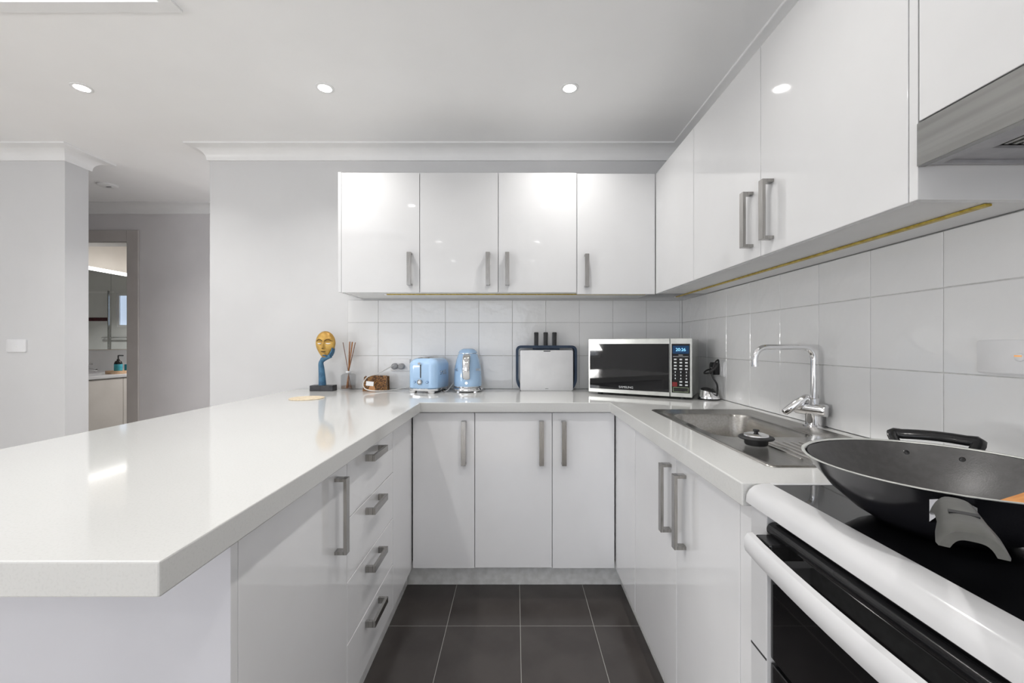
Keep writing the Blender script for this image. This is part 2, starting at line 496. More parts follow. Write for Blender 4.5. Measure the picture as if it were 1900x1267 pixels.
# rear glazed doors, invented to carry light, and side window with blind (behind the camera: they light the room and show in reflections)
rd = struct('added_door_2', BB([(-3.05, -3.0, YB - .12, YB - .02, 0, 2.12), (.2, .25, YB - .12, YB - .02, 0, 2.12), (-3.0, .2, YB - .12, YB - .02, 2.06, 2.12), (-3.0, .2, YB - .12, YB - .02, 0, .04), (-1.43, -1.37, YB - .10, YB - .04, .04, 2.06)]), M_trim)
sw = struct('window_2', BB([(XL - .12, XL - .03, -2.05, -2.0, .9, 2.1), (XL - .12, XL - .03, -.5, -.45, .9, 2.1), (XL - .12, XL - .03, -2.0, -.5, 2.05, 2.1), (XL - .12, XL - .03, -2.0, -.5, .9, .95), (XL - .1, XL - .05, -1.275, -1.225, .95, 2.05)]), M_trim)
slat_me = mesh_of(B(-.022, .022, -.72, .72, -.0015, .0015), 'slat', M_slat)
for k in range(20):
    obj('slat', slat_me, None, sw, loc=(XL - .02, -1.25, .98 + k * .055), rot=(0, .30, 0))

# ------------------------------------------------------------------ wall tiling
TP = .202
def tile_wall(wall, axis, spans, rows):
    cache = {}
    for (a0, a1) in spans:
        for (z0, z1) in rows:
            w, h = a1 - a0 - .002, z1 - z0 - .002
            if w < .006: continue
            key = (round(w, 3), round(h, 3))
            if key not in cache:
                q = (-w / 2, w / 2, 0, .009, -h / 2, h / 2) if axis == 'x' else (0, .009, -w / 2, w / 2, -h / 2, h / 2)
                cache[key] = mesh_of(B(*q, bevel=.0012, seg=1), 'tile', M_tile)
            c = ((a0 + a1) / 2, DW - .010, (z0 + z1) / 2) if axis == 'x' else (XR - .010, (a0 + a1) / 2, (z0 + z1) / 2)
            t = obj('wall_tile', cache[key], None, wall, loc=c)
            t.rotation_euler = (random.uniform(-.003, .003), 0, random.uniform(-.003, .003))
rows = [(CT, 1.1), (1.1, 1.3005), (1.3005, 1.434)]
xe = (1260.8 - 956) / 307
sp = [(xe, XR - .010)] + [(xe - (k + 1) * TP, xe - k * TP) for k in range(9)]
sp.append((-1.010, xe - 9 * TP))
tile_wall(wb, 'x', sp, rows)
obj('grout_bed', B(-1.010, XR, DW - .0075, DW, CT, 1.434), M_grout, wb)
ye = 2.3975
sp = [(ye, DW - .010)] + [(ye - (k + 1) * TP, ye - k * TP) for k in range(11)]
tile_wall(wr, 'y', sp, rows)
obj('grout_bed', B(XR - .0075, XR, ye - 11 * TP, DW - .008, CT, 1.434), M_grout, wr)
XT, YT = XR - .010, DW - .010   # tiled faces

# ------------------------------------------------------------------ worktop (one continuous U with a sink cut-out)
SKX0, SKX1, SKY0, SKY1 = .552, .962, .908, 1.709
HX0, HX1, HY0, HY1 = .570, .945, .928, 1.690
CKY = .806
wt_xs = [-1.317, LX, RX, HX0, HX1, XT]
wt_ys = [.515, CKY, HY0, HY1, DC, YT]
def in_top(x, y):
    if x < LX: return True
    if y > DC: return True
    if x > RX and y > CKY: return not (HX0 < x < HX1 and HY0 < y < HY1)
    return False
wt = obj('worktop', cells(wt_xs, wt_ys, in_top, CTB, CT), M_top)
bv = wt.modifiers.new('edge', 'BEVEL'); bv.width = .0025; bv.segments = 2; bv.limit_method = 'ANGLE'
tag(wt, 'white quartz U-shaped kitchen worktop running round the three cabinet runs', 'worktop')

# ------------------------------------------------------------------ cabinet handles
def handle_mesh(L_, w=.0215, proj=.033, t=.009, horiz=False):
    bm = bmesh.new()
    bx = []
    bx.append((-w / 2, w / 2, -proj, -proj + t, -L_ / 2, L_ / 2))
    bx.append((-w / 2, w / 2, -proj + t, 0, -L_ / 2, -L_ / 2 + t))
    bx.append((-w / 2, w / 2, -proj + t, 0, L_ / 2 - t, L_ / 2))
    if horiz:
        bx = [(z0, z1, y0, y1, x0, x1) for x0, x1, y0, y1, z0, z1 in bx]
    return mesh_of(BB(bx, .0006), 'handle', M_handle)
H_UP = handle_mesh(.172)
H_LOW = handle_mesh(.205)
H_DRW = handle_mesh(.136, proj=.033, horiz=True)
ROT = {'back': 0., 'left': PI / 2, 'right': -PI / 2}
def put_handle(door, me, side, x, y, z):
    obj('handle', me, None, door, loc=(x, y, z), rot=(0, 0, ROT[side]))

def door_panel(cab, x0, x1, y0, y1, z0, z1, m, name='door', g=.0015):
    dx = (x1 - x0) > (y1 - y0)
    q = (x0 + g, x1 - g, y0, y1, z0, z1) if dx else (x0, x1, y0 + g, y1 - g, z0, z1)
    return obj(name, B(*q, bevel=.0012, seg=2), m, cab)
T = .018

# --- wall cabinets, back
UY = 2.205
WZ0, WZ1 = 1.442, 2.073
w_ = .4142
ux = [-.918 + w_ * k for k in range(5)]
def wall_cab_back(label, xa, xb, doors, z0=WZ0, z1=WZ1, side_left=False):
    c = thing('wall_cabinet', label, 'cabinet', ((xa + xb) / 2, UY + .16, 1.445), world=True, group='wall cabinets above the back worktop')
    obj('carcass', B(xa + .0005, xb - .0005, UY + T + .001, YT, 1.4445, z1 - .002), M_carc, c)
    if side_left:
        obj('side_panel', B(xa - .017, xa, UY + .001, YT, 1.442, z1 + .004, .001), M_door, c)
    for (da, db, hx, hz) in doors:
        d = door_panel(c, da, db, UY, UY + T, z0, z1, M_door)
        put_handle(d, H_UP, 'back', hx, UY, hz)
    return c
hz = 1.563
sc_ = 776 / (UY - .03)
hxs = [(758.5 - 956) / sc_, (905 - 956) / sc_, (941 - 956) / sc_, (1089.5 - 956) / sc_]
wall_cab_back('leftmost white wall cabinet above the toaster, single gloss door', ux[0], ux[1], [(ux[0], ux[1], hxs[0], hz)], side_left=True)
wall_cab_back('double-door white gloss wall cabinet in the middle of the back wall', ux[1], ux[3], [(ux[1], ux[2], hxs[1], hz), (ux[2], ux[3], hxs[2], hz)])
wall_cab_back('white wall cabinet above the microwave, its single door hanging slightly lower', ux[3], ux[4], [(ux[3], ux[4], hxs[3], hz - .009)], z0=1.433, z1=2.068)

# --- wall cabinets, right
UX = .740
RZ0, RZ1 = 1.434, 2.066
def wall_cab_right(label, ya, yb, doors, z0=RZ0, z1=RZ1, end=None):
    c = thing('wall_cabinet', label, 'cabinet', (UX + .13, (ya + yb) / 2, z0), world=True, group='wall cabinets on the right wall')
    obj('carcass', B(UX + T + .001, XT, ya + .0005, yb - .0005, z0 + .002, z1 - .002), M_carc, c)
    if end:
        obj('end_panel', B(UX + .001, XT, end[0], end[1], z0, z1, .001), M_door, c)
    for (da, db, hy) in doors:
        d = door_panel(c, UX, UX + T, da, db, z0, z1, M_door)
        if hy is not None:
            put_handle(d, H_UP, 'right', UX, hy, 1.556)
    return c
wall_cab_right('white corner wall cabinet with a handle-less door at the inner corner', 1.735, UY - .001, [(1.735, UY - .001, None)])
wall_cab_right('two-door white gloss wall cabinet above the sink', .787, 1.735, [(1.262, 1.735, 1.309), (.787, 1.262, 1.206)], end=(.770, .787))
wall_cab_right('short white cabinet above the stainless range hood', .17, .768, [(.17, .768, None)], z0=1.576)

# --- base cabinets, back
def base_cab(label, loc, group):
    return thing('base_cabinet', label, 'cabinet', loc, world=True, group=group)
GB = 'base cabinets under the back worktop'
bx_ = [LD, -.190, .1735, RD]
BZ1 = CTB - .008
c = base_cab('narrow single-door white base cabinet in the back left corner', (-.34, 2.2, .1), GB)
obj('carcass', B(bx_[0], bx_[1] - .0005, DD + T + .001, YT - .05, .112, CTB - .001), M_carc, c)
d = door_panel(c, bx_[0] + .003, bx_[1], DD, DD + T, KZ, BZ1, M_base)
sb = 776 / (DD - .03)
put_handle(d, H_LOW, 'back', (859.5 - 956) / sb, DD, .709)
c = base_cab('two-door white base cabinet under the middle of the back worktop', (.14, 2.2, .1), GB)
obj('carcass', B(bx_[1] + .0005, bx_[3], DD + T + .001, YT - .05, .112, CTB - .001), M_carc, c)
d = door_panel(c, bx_[1], bx_[2], DD, DD + T, KZ + .003, BZ1, M_base)
put_handle(d, H_LOW, 'back', (1005 - 956) / sb, DD, .709)
d = door_panel(c, bx_[2], bx_[3] - .003, DD, DD + T, KZ, BZ1, M_base)
put_handle(d, H_LOW, 'back', (1047 - 956) / sb, DD, .709)

# --- base cabinets, left (peninsula)
PX = -1.06
GL = 'base cabinets of the peninsula'
c = base_cab('white four-drawer base unit facing the cooker side', (-.75, 1.43, .1), GL)
obj('carcass', B(PX, LD - T - .001, 1.2065, 1.6575, .112, CTB - .001), M_carc, c)
zs = [KZ, .298, .480, .661, BZ1]
for k in range(4):
    d = obj('drawer_front', B(LD - T, LD, 1.2075, 1.6565, zs[k] + (.0015 if k else 0), zs[k + 1] - .0015, .0012), M_base, c)
    put_handle(d, H_DRW, 'left', LD, 1.420, (.262, .440, .627, .800)[k])
c = base_cab('white single-door peninsula cabinet with end panel under the overhanging worktop', (-.75, .95, .1), GL)
obj('carcass', B(PX, LD - T - .001, .731, 1.2055, .112, CTB - .001), M_carc, c)
d = door_panel(c, LD - T, LD, .7315, 1.206, KZ, BZ1, M_base)
put_handle(d, H_LOW, 'left', LD, 1.131, .705)
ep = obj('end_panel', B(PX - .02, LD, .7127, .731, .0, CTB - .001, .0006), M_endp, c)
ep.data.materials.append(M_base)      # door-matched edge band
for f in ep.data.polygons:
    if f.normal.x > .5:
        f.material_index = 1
c = base_cab('white blank corner panel at the far end of the peninsula', (-.75, 1.8, .1), GL)
obj('carcass', B(PX, LD - T - .001, 1.6585, YT - .001, .112, CTB - .001), M_carc, c)
obj('filler', B(LD - T, LD, 1.6595, DD - .002, KZ, BZ1, .001), M_base, c)

bp_ = obj('peninsula_panel', B(PX - .020, PX - .001, .7315, YT - .001, .0045, CTB - .001, .001), M_base)
tag(bp_, 'white back panel on the living-room side of the peninsula', 'panel')
# --- base cabinets, right
GR = 'base cabinets under the sink worktop'
c = base_cab('two-door white base cabinet under the sink', (.74, 1.25, .1), GR)
obj('carcass', BB([(RD + T + .001, .50, .876, 1.6395, .112, CTB - .001), (.50, XT - .03, .876, .89, .112, CTB - .001), (.50, XT - .03, 1.6255, 1.6395, .112, CTB - .001), (.50, XT - .03, .89, 1.6255, .112, .128)]), M_carc, c)
d = door_panel(c, RD, RD + T, 1.218, 1.640, KZ, BZ1, M_base)
put_handle(d, H_LOW, 'right', RD, 1.267, .705)
d = door_panel(c, RD, RD + T, .875, 1.218, KZ, BZ1, M_base)
put_handle(d, H_LOW, 'right', RD, 1.159, .705)
obj('filler', B(RD, RD + T, .808, .8735, KZ - .10, BZ1, .001), M_base, c)
c = base_cab('white blank corner panel beside the sink cabinet', (.74, 1.8, .1), GR)
obj('carcass', B(RD + T + .001, XT - .03, 1.6405, YT - .05, .112, CTB - .001), M_carc, c)
obj('filler', B(RD, RD + T, 1.6415, DD - .002, KZ, BZ1, .001), M_base, c)

# kickboards
struct('baseboard_back', B(-.524, .514, 2.034, 2.05, 0, .1115, .001), M_kick)
struct('baseboard_left', B(-.540, -.524, .7315, 2.05, 0, .1115, .001), M_kick)
struct('baseboard_right', B(.514, .530, .81, 2.05, 0, .1115, .001), M_kick)

# ------------------------------------------------------------------ under-cabinet LED channels
c = thing('led_strip_light', 'thin gold LED channel under the right wall cabinets', 'strip light', (.90, 1.55, 1.430), world=True)
obj('channel', B(.893, .907, .795, 2.33, 1.4305, 1.4355, .001), M_gold_ch, c)
obj('end_cap', B(.891, .909, 2.33, 2.342, 1.430, 1.4355), M_wplast, c)
c = thing('led_strip_light', 'thin gold LED channel under the back wall cabinets', 'strip light', (0, 2.295, 1.438), world=True)
obj('channel', B(-.704, .713, 2.288, 2.302, 1.4395, 1.4440, .001), M_gold_ch, c)
obj('end_cap', B(-.716, -.704, 2.286, 2.304, 1.439, 1.4440), M_wplast, c)

# ------------------------------------------------------------------ range hood
c = thing('range_hood', 'stainless steel slide-out range hood under the short right cabinet', 'range hood', (.88, .47, 1.49), world=True)
obj('front_panel', B(UX - .004, UX + .012, .172, .767, 1.493, 1.5715, .0012), M_steel, c)
obj('body', BB([(UX + .0125, XT, .172, .180, 1.497, 1.574), (UX + .0125, XT, .759, .767, 1.497, 1.574), (UX + .0125, XT, .180, .759, 1.562, 1.574)]), M_hoodin, c)
obj('bottom_lip', B(UX + .0125, UX + .030, .180, .759, 1.494, 1.500), M_hoodin, c)
obj('underside', BB([(UX + .031, UX + .075, .181, .758, 1.503, 1.508), (UX + .075, XT, .715, .758, 1.503, 1.508), (UX + .075, XT, .181, .22, 1.503, 1.508)]), M_hoodin, c)
f_ = obj('filter', B(UX + .076, XT, .221, .714, 1.510, 1.514), M_filter, c)
rib = mesh_of(B(-.0035, .0035, -.24, .24, -.002, .002), 'filter_rib', M_filter)
for k in range(11):
    obj('filter_rib', rib, None, f_, loc=(UX + .09 + k * .015, .4675, 1.508))

# ------------------------------------------------------------------ sink
c = thing('sink', 'stainless steel single-bowl sink with drainboard in the right worktop', 'sink', (.757, 1.31, .9), world=True)
cx_, cy_, hx, hy = (SKX0 + SKX1) / 2, (SKY0 + SKY1) / 2, (SKX1 - SKX0) / 2, (SKY1 - SKY0) / 2
bcx, bcy, bhx, bhy = .734, 1.405, .140, .200
NQ = 6
rim = loft([rr(cx_, cy_, CT + .0004, hx, hy, .018, NQ), rr(cx_, cy_, CT + .0034, hx - .003, hy - .003, .016, NQ),
            rr(cx_, cy_, CT + .0040, hx - .008, hy - .008, .014, NQ), rr(cx_, cy_, CT + .0018, hx - .013, hy - .013, .012, NQ),
            rr(bcx, bcy, CT + .0018, bhx + .008, bhy + .008, .062, NQ), rr(bcx, bcy, CT - .0005, bhx + .002, bhy + .002, .058, NQ)], False, False)
obj('rim', rim, M_sink, c, smooth=math.radians(60))
bowl = loft([rr(bcx, bcy, CT - .0005, bhx + .002, bhy + .002, .058, NQ), rr(bcx, bcy, CT - .010, bhx - .002, bhy - .002, .056, NQ),
             rr(bcx, bcy, CT - .115, bhx - .010, bhy - .010, .052, NQ), rr(bcx, bcy, CT - .158, bhx - .016, bhy - .016, .048, NQ),
             rr(bcx, bcy, CT - .170, bhx - .028, bhy - .028, .04, NQ), rr(bcx, bcy, CT - .174, .045, .045, .0449, NQ)], False, True)
obj('bowl', bowl, M_sink, c, smooth=math.radians(60))
obj('drain', lathe([(.045, CT - .173), (.04, CT - .171), (.03, CT - .1725), (0, CT - .1725)], 24, bcx, bcy), M_chrome, c, SM)
ridge = mesh_of(loft([rr(0, 0, 0, .0045, .088, .004, 3), rr(0, 0, .0018, .003, .085, .003, 3)]), 'ridge', M_sink)
for k in range(11):
    obj('ridge', ridge, None, c, loc=(.668 + k * .022, 1.058, CT + .0017))
    
c = thing('sink_plug', 'black rubber sink plug with chrome cap lying on the drainboard', 'sink plug', (.633, 1.099, CT + .0045))
obj('stopper', lathe([(0, 0), (.026, 0), (.028, .004), (.028, .014), (.041, .016), (.0425, .019), (.040, .022), (.024, .0235), (0, .0235)], 32), M_dkrub, c, SM)
obj('cap', lathe([(.030, .0237), (.029, .027), (.020, .030), (.008, .031), (0, .031)], 32), M_chrome, c, SM)
obj('knob', lathe([(.005, .031), (.005, .034), (.008, .036), (.0075, .039), (0, .040)], 16), M_dkrub, c, SM)

# ------------------------------------------------------------------ kitchen mixer tap
TX, TY = .972, 1.362
c = thing('mixer_tap', 'chrome kitchen mixer tap with square gooseneck spout behind the sink', 'tap', (TX, TY, CT), world=True)
obj('base', lathe([(.030, CT + .0006), (.030, CT + .006), (.0235, CT + .0075), (.0235, CT + .05), (0, CT + .05)], 28, TX, TY), M_chrome, c, SM)
ax = Vector((.055, -.09, 0)).normalized()
p0 = Vector((TX, TY, .957)) - ax * .052; p1 = Vector((TX, TY, .957)) + ax * .052
p1.x = min(p1.x, XT - .022)
obj('body', tube([p0, p0 + ax * .003, p1 - ax * .004, p1 - ax * .001, p1], [.019, .0205, .0205, .0185, .014], 24), M_chrome, c, SM)
SPX, SPY = TX - .004, TY - .006
obj('collar', lathe([(.0155, .973), (.0155, .992), (.012, .995), (0, .995)], 24, SPX, SPY), M_chrome, c, SM)
sp_path = arcpath([(SPX, SPY, .992), (SPX, SPY, 1.159), (SPX - .188, SPY + .004, 1.159), (SPX - .188, SPY + .004, 1.098)], .042, 8)
obj('spout', tube(sp_path, .0092, 16), M_chrome, c, SM)
obj('aerator', tube([(SPX - .188, SPY + .004, 1.102), (SPX - .188, SPY + .004, 1.096)], .0102, 16), M_chrome, c, SM)
la, lb_ = Vector((.893, 1.392, .940)), Vector((.962, 1.372, 1.000))
lu = (lb_ - la).normalized(); lw = Vector((-.45, -.85, 0)); lw = (lw - lu * lw.dot(lu)).normalized(); ln = lu.cross(lw)
rings = []
for t_, hw_, th_ in ((0, .008, .006), (.04, .012, .0105), (.30, .015, .0125), (.75, .0145, .012), (.94, .0125, .0100), (1., .008, .005)):
    c0 = la + (lb_ - la) * t_
    rings.append([tuple(c0 + lw * x_ + ln * y_) for x_, y_, _ in rr(0, 0, 0, hw_, th_, th_ * .7, 3)])
obj('lever', loft(rings), M_chrome, c, smooth=SM)
obj('lever_neck', tube([p0 + ax * .004, p0 - ax * .010, tuple(la + (lb_ - la) * .35 - ln * .002)], [.0195, .017, .010], 16), M_chrome, c, SM)

# ------------------------------------------------------------------ cooker
CY0, CY1 = .205, .802
c = thing('cooker', 'white freestanding cooker with black glass hob and oven door', 'cooker', (.72, .5, 0), world=True)
obj('body', BB([(.475, XT - .004, CY0, CY1, .03, .856)]), M_enamel, c)
prof = [(.486, .9025), (.470, .9020), (.456, .8985), (.446, .891), (.4405, .881), (.4395, .868), (.447, .8665), (.486, .8665)]
obj('hob_frame', loft([[(x, CY0, z) for x, z in prof], [(x, CY1 - .006, z) for x, z in prof], [(x + (.002 if x < .48 else 0), CY1 - .001, z - .001) for x, z in prof]]), M_enamel, c, smooth=SM)
obj('hob_back_frame', BB([(.4865, .985, CY1 - .012, CY1 - .001, .8665, .9025), (.4865, .985, CY0, CY0 + .012, .8665, .9025), (.972, .985, CY0 + .012, CY1 - .012, .8665, .9025)], .001), M_enamel, c)
obj('hob_glass', B(.4865, .9715, CY0 + .0125, CY1 - .0125, .8665, .9015), M_blackgl, c)
obj('gap_strip', B(.4655, .4745, CY0 + .01, CY1 - .002, .8565, .866), M_gapshade, c)
obj('side_stile', B(.452, .4745, .752, CY1 - .0005, .062, .862, .0015), M_enamel, c)
# oven door
dr = obj('oven_door', B(.458, .4745, CY0 + .002, .750, .606, .826, .002), M_blackgl, c)
n = 12
barp = [(.463 + .013 * math.cos(PI / 2 + PI * k / n) * 1., .837 + .012 * math.sin(PI / 2 + PI * k / n)) for k in range(n + 1)] + [(.474, .825), (.474, .849)]
obj('door_top_bar', loft([[(x, CY0 + .002, z) for x, z in barp], [(x, .749, z) for x, z in barp]]), M_glossblk, dr, smooth=SM)
obj('inner_window', B(.4565, .4578, CY0 + .05, .70, .64, .79), M_blackgl, dr)
# bowed white handle with black brackets
hp = []
for k in range(13):
    t = k / 12
    y = .745 + (.215 - .745) * t
    x = .4175 - .016 * math.sin(PI * t) ** .8
    hp.append((x, y))
rings = []
for x, y in hp:
    rings.append([(x - .008, y, .801), (x + .006, y, .798), (x + .010, y, .803), (x + .010, y, .828), (x + .005, y, .833), (x - .004, y, .832), (x - .009, y, .825), (x - .010, y, .808)])
obj('oven_handle', loft(rings), M_enamel, dr, smooth=SM)
for yy in (.722, .238):
    obj('handle_bracket', B(.427, .4645, yy - .022, yy + .022, .803, .8305, .003), M_glossblk, dr)
dw = obj('lower_door', B(.458, .4745, CY0 + .002, .750, .115, .598, .002), M_blackgl, c)
obj('stile_gap', B(.4515, .453, .7525, CY1 - .001, .598, .602), M_gapshade, c)
obj('plinth', B(.49, .50, CY0 + .01, CY1 - .01, 0, .03), M_black, c)

# ------------------------------------------------------------------ wok
WX, WY, WR, WH = .614, .605, .165, .0915
c = thing('wok', 'large black non-stick wok with grey handle standing on the hob', 'wok', (WX, WY, .9018))
def wprof(t, off):   # t 0..1 from base centre to rim
    pass
pr = [(0, 0), (.055, 0), (.070, .003), (.100, .021), (.128, .046), (.148, .071), (.160, .0885), (WR, .093)]
obj('bowl', lathe(pr, 64, cap1=False), M_wokout, c, SM)
pin = [(r_ - (.0028 if r_ else 0), z_ + .0028) for r_, z_ in pr[:-1]]
obj('inside', lathe(pin[::-1], 64, cap0=False, cap1=True), M_wokin, c, SM)
obj('rim_edge', lathe([(WR - .0050, .0915), (WR - .0040, .0930), (WR - .0012, .0938), (WR + .0006, .0930), (WR, .0920)], 64, cap0=False, cap1=False), M_silver, c, SM)
hd = Vector((-.668, -.744, 0)).normalized(); hs = Vector((-hd.y, hd.x, 0))   # handle direction, side
def hpt(a, s, z):
    p = hd * a + hs * s
    return (p.x, p.y, z)
obj('bracket', loft([[hpt(a, s, z) for s, z in ((-.019, .058), (.019, .058), (.019, .084), (-.019, .084))] for a in (.146, .172)] +
                    [[hpt(a, s, z) for s, z in ((-.012, .072), (.012, .072), (.012, .090), (-.012, .090))] for a in (.186,)]), M_chrome, c)
rings = []
NS = 14
for a, hw, zt, th, ht in ((.165, .0165, .088, .012, .020), (.176, .0185, .092, .012, .024), (.190, .0200, .095, .010, .021), (.230, .0180, .0985, .009, .013), (.270, .0185, .1015, .009, .0125), (.300, .0215, .1035, .008, .015), (.322, .0225, .1045, .008, .0185), (.331, .0210, .1030, .007, .0165)):
    out, inn = [], []
    for k in range(NS + 1):
        u = -1 + 2 * k / NS
        s = hw * math.copysign(abs(u) ** .8, u)
        z = zt - ht * abs(u) ** 2.8
        out.append(hpt(a, s, z))
        inn.append(hpt(a, s * .66, zt - th - (ht - th) * abs(u) ** 3))
    rings.append(out + inn[::-1])
obj('handle', loft(rings), M_wokhan, c, smooth=math.radians(50))
obj('hang_slot', loft([[hpt(a, s, .1018) for a, s in ((.262, -.0105), (.262, .0105), (.272, .0105), (.272, -.0105))], [hpt(a, s, .1000) for a, s in ((.262, -.0105), (.262, .0105), (.272, .0105), (.272, -.0105))]]), M_black, c)
# far helper handle
a0 = math.atan2(-hd.y, -hd.x)
hh = []
for k in range(9):
    a = a0 + (k - 4) * .072 - .02
    hh.append(((WR + .024) * math.cos(a), (WR + .024) * math.sin(a), .100 + .003 * math.cos((k - 4) * .35)))
legs = [((WR - .004) * math.cos(a0 - .30), (WR - .004) * math.sin(a0 - .30), .082)], [((WR - .004) * math.cos(a0 + .27), (WR - .004) * math.sin(a0 + .27), .082)]
obj('helper_handle', tube(smoothpath(legs[0] + hh + legs[1], 3), .0082, 12, flat=(1.2, .75)), M_glossblk, c, SM)
for a in (a0 - .24, a0 + .22):
    v_ = Vector((math.cos(a), math.sin(a), 0)) * (WR - .0165) + Vector((0, 0, .075))
    nrm = Vector((-math.cos(a), -math.sin(a), .6)).normalized()
    obj('rivet', tube([v_ - nrm * .003, v_ + nrm * .001, v_ + nrm * .003], [.006, .006, .003], 14), M_glossblk, c, SM)

# wooden spatula resting in the wok
c = obj('spatula', loft([[(x, y + s * w2, z + t2) for s, t2 in ((-1, -.002), (1, -.002), (1, .003), (-1, .003))] for x, y, z, w2 in
     ((.560, .507, .953, .004), (.568, .508, .957, .010), (.59, .510, .964, .014), (.64, .515, .976, .014), (.68, .522, .988, .009), (.78, .54, 1.016, .0075), (.88, .555, 1.038, .007))]), M_wood, smooth=SM)
tag(c, 'orange-brown wooden spatula lying inside the wok', 'spatula')

# ------------------------------------------------------------------ microwave
MW, MH, MD = .523, .285, .272
mang = math.atan2(2.005 - 2.272, .8475 - .398)
c = thing('microwave', 'silver microwave oven with mirrored black door set across the corner', 'microwave', (.398, 2.272, CT), mang)
z0 = .012
obj('body', B(.004, MW - .004, .022, MD, z0, z0 + MH - .002, .003), M_silver, c)
foot = mesh_of(lathe([(.014, 0), (.014, .012), (0, .012)], 16), 'foot', M_black)
for fx in (.05, MW - .05):
    for fy in (.05, MD - .04):
        obj('foot', foot, None, c, loc=(fx, fy, .0003))
d = obj('door', B(0, .4205, 0, .021, z0, z0 + MH, .002), M_silver, c)
obj('door_glass', B(.008, .4185, -.0012, .001, z0 + .020, z0 + MH - .026), M_blackgl, d)
obj('lettering', text_mesh('SAMSUNG', .0155, M_print), None, d, loc=(.205, -.0022, z0 + .034), rot=(PI / 2, 0, 0)).scale = (1.05, 1, 1)
p = obj('control_panel', B(.4235, MW, 0, .021, z0, z0 + MH, .002), M_silver, c)
obj('panel_glass', B(.4300, .5140, -.0012, .001, z0 + .020, z0 + MH - .026), M_blackgl, p)
obj('display', B(.4350, .5095, -.0018, -.001, z0 + .211, z0 + .250), M_dispbg, p)
obj('lettering', text_mesh('20:26', .021, M_disp), None, p, loc=(.4722, -.0028, z0 + .230), rot=(PI / 2, 0, 0))
btn = mesh_of(B(-.0062, .0062, -.0022, -.001, -.0035, .0035, .0005, 1), 'button', M_print)
sbt = mesh_of(B(-.0022, .0022, -.0022, -.001, -.0036, .0036, .0004, 1), 'button', M_print)
obj('lettering', B(.462, .482, -.0018, -.001, z0 + .203, z0 + .205), M_print, p)
obj('lettering', B(.437, .507, -.0018, -.001, z0 + .196, z0 + .1975), M_print, p)
for r_ in range(9):
    for k in range(3):
        if r_ in (7, 8) and k == 0:
            continue
        obj('button', sbt if 3 < r_ < 7 else btn, None, p, loc=(.447 + k * .0255, 0, z0 + .183 - r_ * .0155))
obj('stop_button', B(.4335, .4560, -.0026, -.001, z0 + .050, z0 + .072, .001), M_red, p)
obj('open_button_outline', BB([(.437, .507, -.0022, -.001, z0 + .046, z0 + .0475), (.437, .507, -.0022, -.001, z0 + .0245, z0 + .026), (.437, .4385, -.0022, -.001, z0 + .026, z0 + .046), (.5055, .507, -.0022, -.001, z0 + .026, z0 + .046)]), M_green, p)

# small chrome gadget and outlet by the microwave
gx, gy = .945, 2.04
c = thing('gadget', 'small chrome gadget with a black domed face beside the microwave', 'gadget', (gx, gy, CT + .0003), -.5)
obj('base', loft([circ(0, 0, 0, .049, 32, .042), circ(0, 0, .006, .050, 32, .043), circ(-.002, 0, .022, .046, 32, .039)] + [[(x, y, z + (-.35 * x) * .6) for x, y, z in circ(-.006, 0, .040, .037, 32, .033)]]), M_chrome, c, smooth=math.radians(35))
obj('foot_ring', lathe([(.0505, .0), (.0515, .003), (.0505, .006), (.045, .006), (.045, 0)], 32, cap0=False, cap1=False), M_black, c, SM)
dome = loft([[(x, y, z + (-.35 * x) * .6) for x, y, z in circ(-.003, 0, .0385 + .018 * math.sin(k / 6 * PI / 2), .034 * math.cos(k / 6 * PI / 2) + .0005, 28, .030 * math.cos(k / 6 * PI / 2) + .0005)] for k in range(7)])
obj('dome', dome, M_black, c, smooth=SM)

def outlet_plate(name, label, cat, corner0, corner1, axis, group=None):
    """axis: 'back' faces -y on tiles, 'right' faces -x on tiles, 'stub' faces -y on paint"""
    x0, z0_ = corner0; x1, z1_ = corner1
    mx_, mz = (x0 + x1) / 2, (z0_ + z1_) / 2
    if axis == 'right':
        t = thing(name, label, cat, (XT, mx_, mz), -PI / 2, group)
    else:
        t = thing(name, label, cat, (mx_, YT if axis == 'back' else DW, mz), 0, group)
    hw, hh_ = abs(x1 - x0) / 2, (z1_ - z0_) / 2
    ring = lambda y, i: [(x, y, z) for x, z, _ in rr(0, 0, 0, hw - i, hh_ - i, .006, 4)]
    obj('plate', loft([ring(0, 0), ring(-.007, 0), ring(-.0095, .0025)]), M_wplast, t, smooth=SM)
    return t

c = outlet_plate('power_outlet', 'white double power outlet with two grey plugs left of the toaster', 'outlet', (-.748, 1.008), (-.632, 1.083), 'back')
for px_ in (-.031, .010):
    pl = obj('plug', loft([[(x, y, z) for x, z, _ in circ(px_, -.008, 0, r_, 20)] for y, r_ in ((-.0096, .0185), (-.030, .0185), (-.036, .013))]), M_greyplug, c, smooth=SM)
c = outlet_plate('power_outlet', 'white power outlet with black plug on the right wall beside the microwave', 'outlet', (2.0, 1.012), (2.116, 1.086), 'right')
obj('plug', loft([[(x, y, z) for x, z, _ in rr(-.010, .0, 0, hw_, hh_, .008, 4)] for y, hw_, hh_ in ((-.0096, .030, .030), (-.030, .030, .030), (-.035, .024, .024))]), M_black, c, smooth=SM)
obj('plug_face', B(-.022, -.002, -.0362, -.0352, -.020, .006), M_greyplug, c)
obj('switch', B(.030, .042, -.0125, -.0096, -.012, .012, .001), M_wplast, c)
